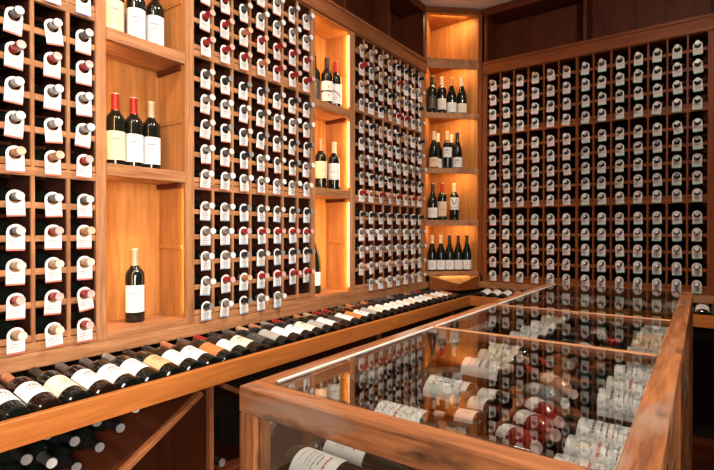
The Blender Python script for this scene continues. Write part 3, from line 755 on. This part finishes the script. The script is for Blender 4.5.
for i, (b, ax, pp, w) in enumerate((((-.40, 2.20, zb), (0, -1, 0), 'white', 'slim bottle lying lengthwise in the middle, beyond the second crossbar'), ((-.40, 2.52, zb), (0, -1, 0), 'white', 'slim bottle lying lengthwise in the middle, towards the far case end'), ((-.40, 2.86, zb), (0, -1, 0), 'cream', 'slim bottle lying lengthwise in the middle, at the far case end'))):
    lying('bordeaux', b, ax, (0, 0, 1), w, cap='silver', paper=pp, lz=(.03, .13), half=80, art=1, seed=i)

# ------------------------------------------------------------------ ceiling downlights, strips, and light added to brighten the room
def downlight(x, y, label, power, aim=-.1, straight=False, far=False, corner=False):
    t = thing('ceiling_downlight', (x, y, CEIL), label, 'ceiling light', 'ceiling downlights')
    m = MB(); pr = [(-.004, .045), (-.006, .06), (0, .062), (0, .045), (-.004, .045)]
    m.lathe(pr, M['metal'], 24); m.v = [(a+x, b+y, c+CEIL-.0008) for a, b, c in m.v]; m.build('trim_ring', t)
    m = MB(); m.lathe([(-.002, 0), (-.002, .044), (0, .044)], M['lamp'], 24); m.v = [(a+x, b+y, c+CEIL-.0008) for a, b, c in m.v]; m.build('diffuser', t)
    l = bpy.data.lights.new('downlight_beam', 'SPOT'); l.energy = power; l.color = (1, .86, .70); l.spot_size = math.radians(125); l.spot_blend = .8; l.shadow_soft_size = .12
    o = bpy.data.objects.new('downlight_beam', l); C.objects.link(o); o.location = (x, y, CEIL+H-.03)
    if corner: l.spot_size = math.radians(62)
    o.rotation_euler = Vector((-.88, 1.12, -1.3) if corner else (-.12, .85, -.45) if far else (0, -.05, -1) if straight else (-.75, aim, -.8)).to_track_quat('-Z', 'Y').to_euler()
    return o
PW = 80
for x, y, w, pw in ((-.85, -.25, 'downlight over the aisle, before the case', 1.0), (-.85, .65, 'downlight over the aisle beside the near end of the case', 1.0), (-.85, 1.55, 'downlight over the aisle beside the oak rack between niches', .85)):
    downlight(x, y, w, PW*pw)
downlight(-.42, 1.5, 'added downlight straight above the glass case', 300, straight=True)  # unseen lamp added to brighten the labels inside the case
downlight(-.75, 2.45, 'added downlight over the aisle end, turned to the corner shelves', 55, corner=True)  # unseen lamp added to lift the corner bottles' labels
downlight(.1, 1.75, 'added downlight over the floor in front of the far racks', 85, far=True)  # unseen lamp added to wash the far racks and cupboards
def led(name, loc, rot, sx, sy, power, col=(1, .60, .25)):
    l = bpy.data.lights.new(name, 'AREA'); l.shape = 'RECTANGLE'; l.size = sx; l.size_y = sy; l.energy = power; l.color = col
    o = bpy.data.objects.new(name, l); C.objects.link(o); o.location = (loc[0], loc[1], loc[2]+H); o.rotation_euler = rot
for (u0, u1), k in ((N1, .8), (N2, 1.25)):
    for z0, z1 in ((Z1+.02, S2-.07), (S2+.02, S1-.07), (S1+.02, ZC-.03)):
        for u, sg in ((u0+.012, 1), (u1-.012, -1))[:1 if u0 < 1 and z0 > 0 else 2]:
            led('niche_led', (XL-.012, u, (z0+z1)/2), Vector((-1, .12*sg, 0)).to_track_quat('-Z', 'Y').to_euler(), .008, z1-z0, 1.15*k*(z1-z0)/.5*(1 if sg > 0 or u0 > 1 else .35))
for i, z in enumerate(CS):                     # strips tucked behind the front edge of each shelf above
    zt = CS[i+1]-.021 if i < 4 else ZU+.006
    p = (A+B)/2-dn*.03+nn*.024; yv = Vector((dn.x, dn.y, 0)); zv = -Vector((nn.x*.45, nn.y*.45, -.9)).normalized(); xv = yv.cross(zv)
    led('corner_led', (p.x, p.y, zt), Matrix((xv, yv, zv)).transposed().to_euler(), .008, .30, (1.35, 1.25, 1.25, 1.35, 2.0)[i])
led('corner_led', ((A+B).x/2-nn.x*.025, (A+B).y/2-nn.y*.025, CS[0]-.0355), (0, 0, math.atan2(dn.y, dn.x)), .24, .03, .10)
w = bpy.data.worlds.new('room_light'); bpy.context.scene.world = w; w.use_nodes = True
bg = w.node_tree.nodes['Background']; bg.inputs[0].default_value = (.92, .96, 1, 1); bg.inputs[1].default_value = .22
# unseen area light added to brighten the long rack, dressed as a window
l = bpy.data.lights.new('added_window_fill', 'AREA'); l.shape = 'RECTANGLE'; l.size = 2.4; l.size_y = 1.7; l.energy = 175; l.color = (1, .93, .85); l.spread = math.radians(112)
o = bpy.data.objects.new('added_window_fill', l); C.objects.link(o); o.location = (2.06, -.6, H+.25); o.rotation_euler = Vector((-1, .12, -.06)).to_track_quat('-Z', 'Y').to_euler()
fr = tag(bpy.data.objects.new('added_window_1', None), kind='structure'); C.objects.link(fr); fr.location = (2.08, -.2, H+.25)  # invented window: a frame set around the added light
part('added_window_frame', fr, wood('dark', 'y'), (2.04, 2.10, -1.86, -1.80, -.66, 1.16), (2.04, 2.10, 0.6, 0.66, -.66, 1.16), (2.04, 2.10, -1.80, 0.6, -.66, -.60), (2.04, 2.10, -1.80, 0.6, 1.10, 1.16))

# ------------------------------------------------------------------ camera and colour
cam = bpy.data.cameras.new('camera'); cam.sensor_width = 36; cam.lens = 36*478.97/714; cam.clip_start = .02
co = bpy.data.objects.new('camera', cam); C.objects.link(co); co.location = (0, 0, H)
co.rotation_euler = (math.radians(90-.373), 0, math.radians(35.946))
sc = bpy.context.scene; sc.camera = co
sc.view_settings.view_transform = 'Standard'; sc.view_settings.look = 'None'; sc.view_settings.gamma = 1; sc.view_settings.exposure = 0
sc.view_settings.use_curve_mapping = False
sc.cycles.transparent_max_bounces = 24; sc.cycles.max_bounces = 10
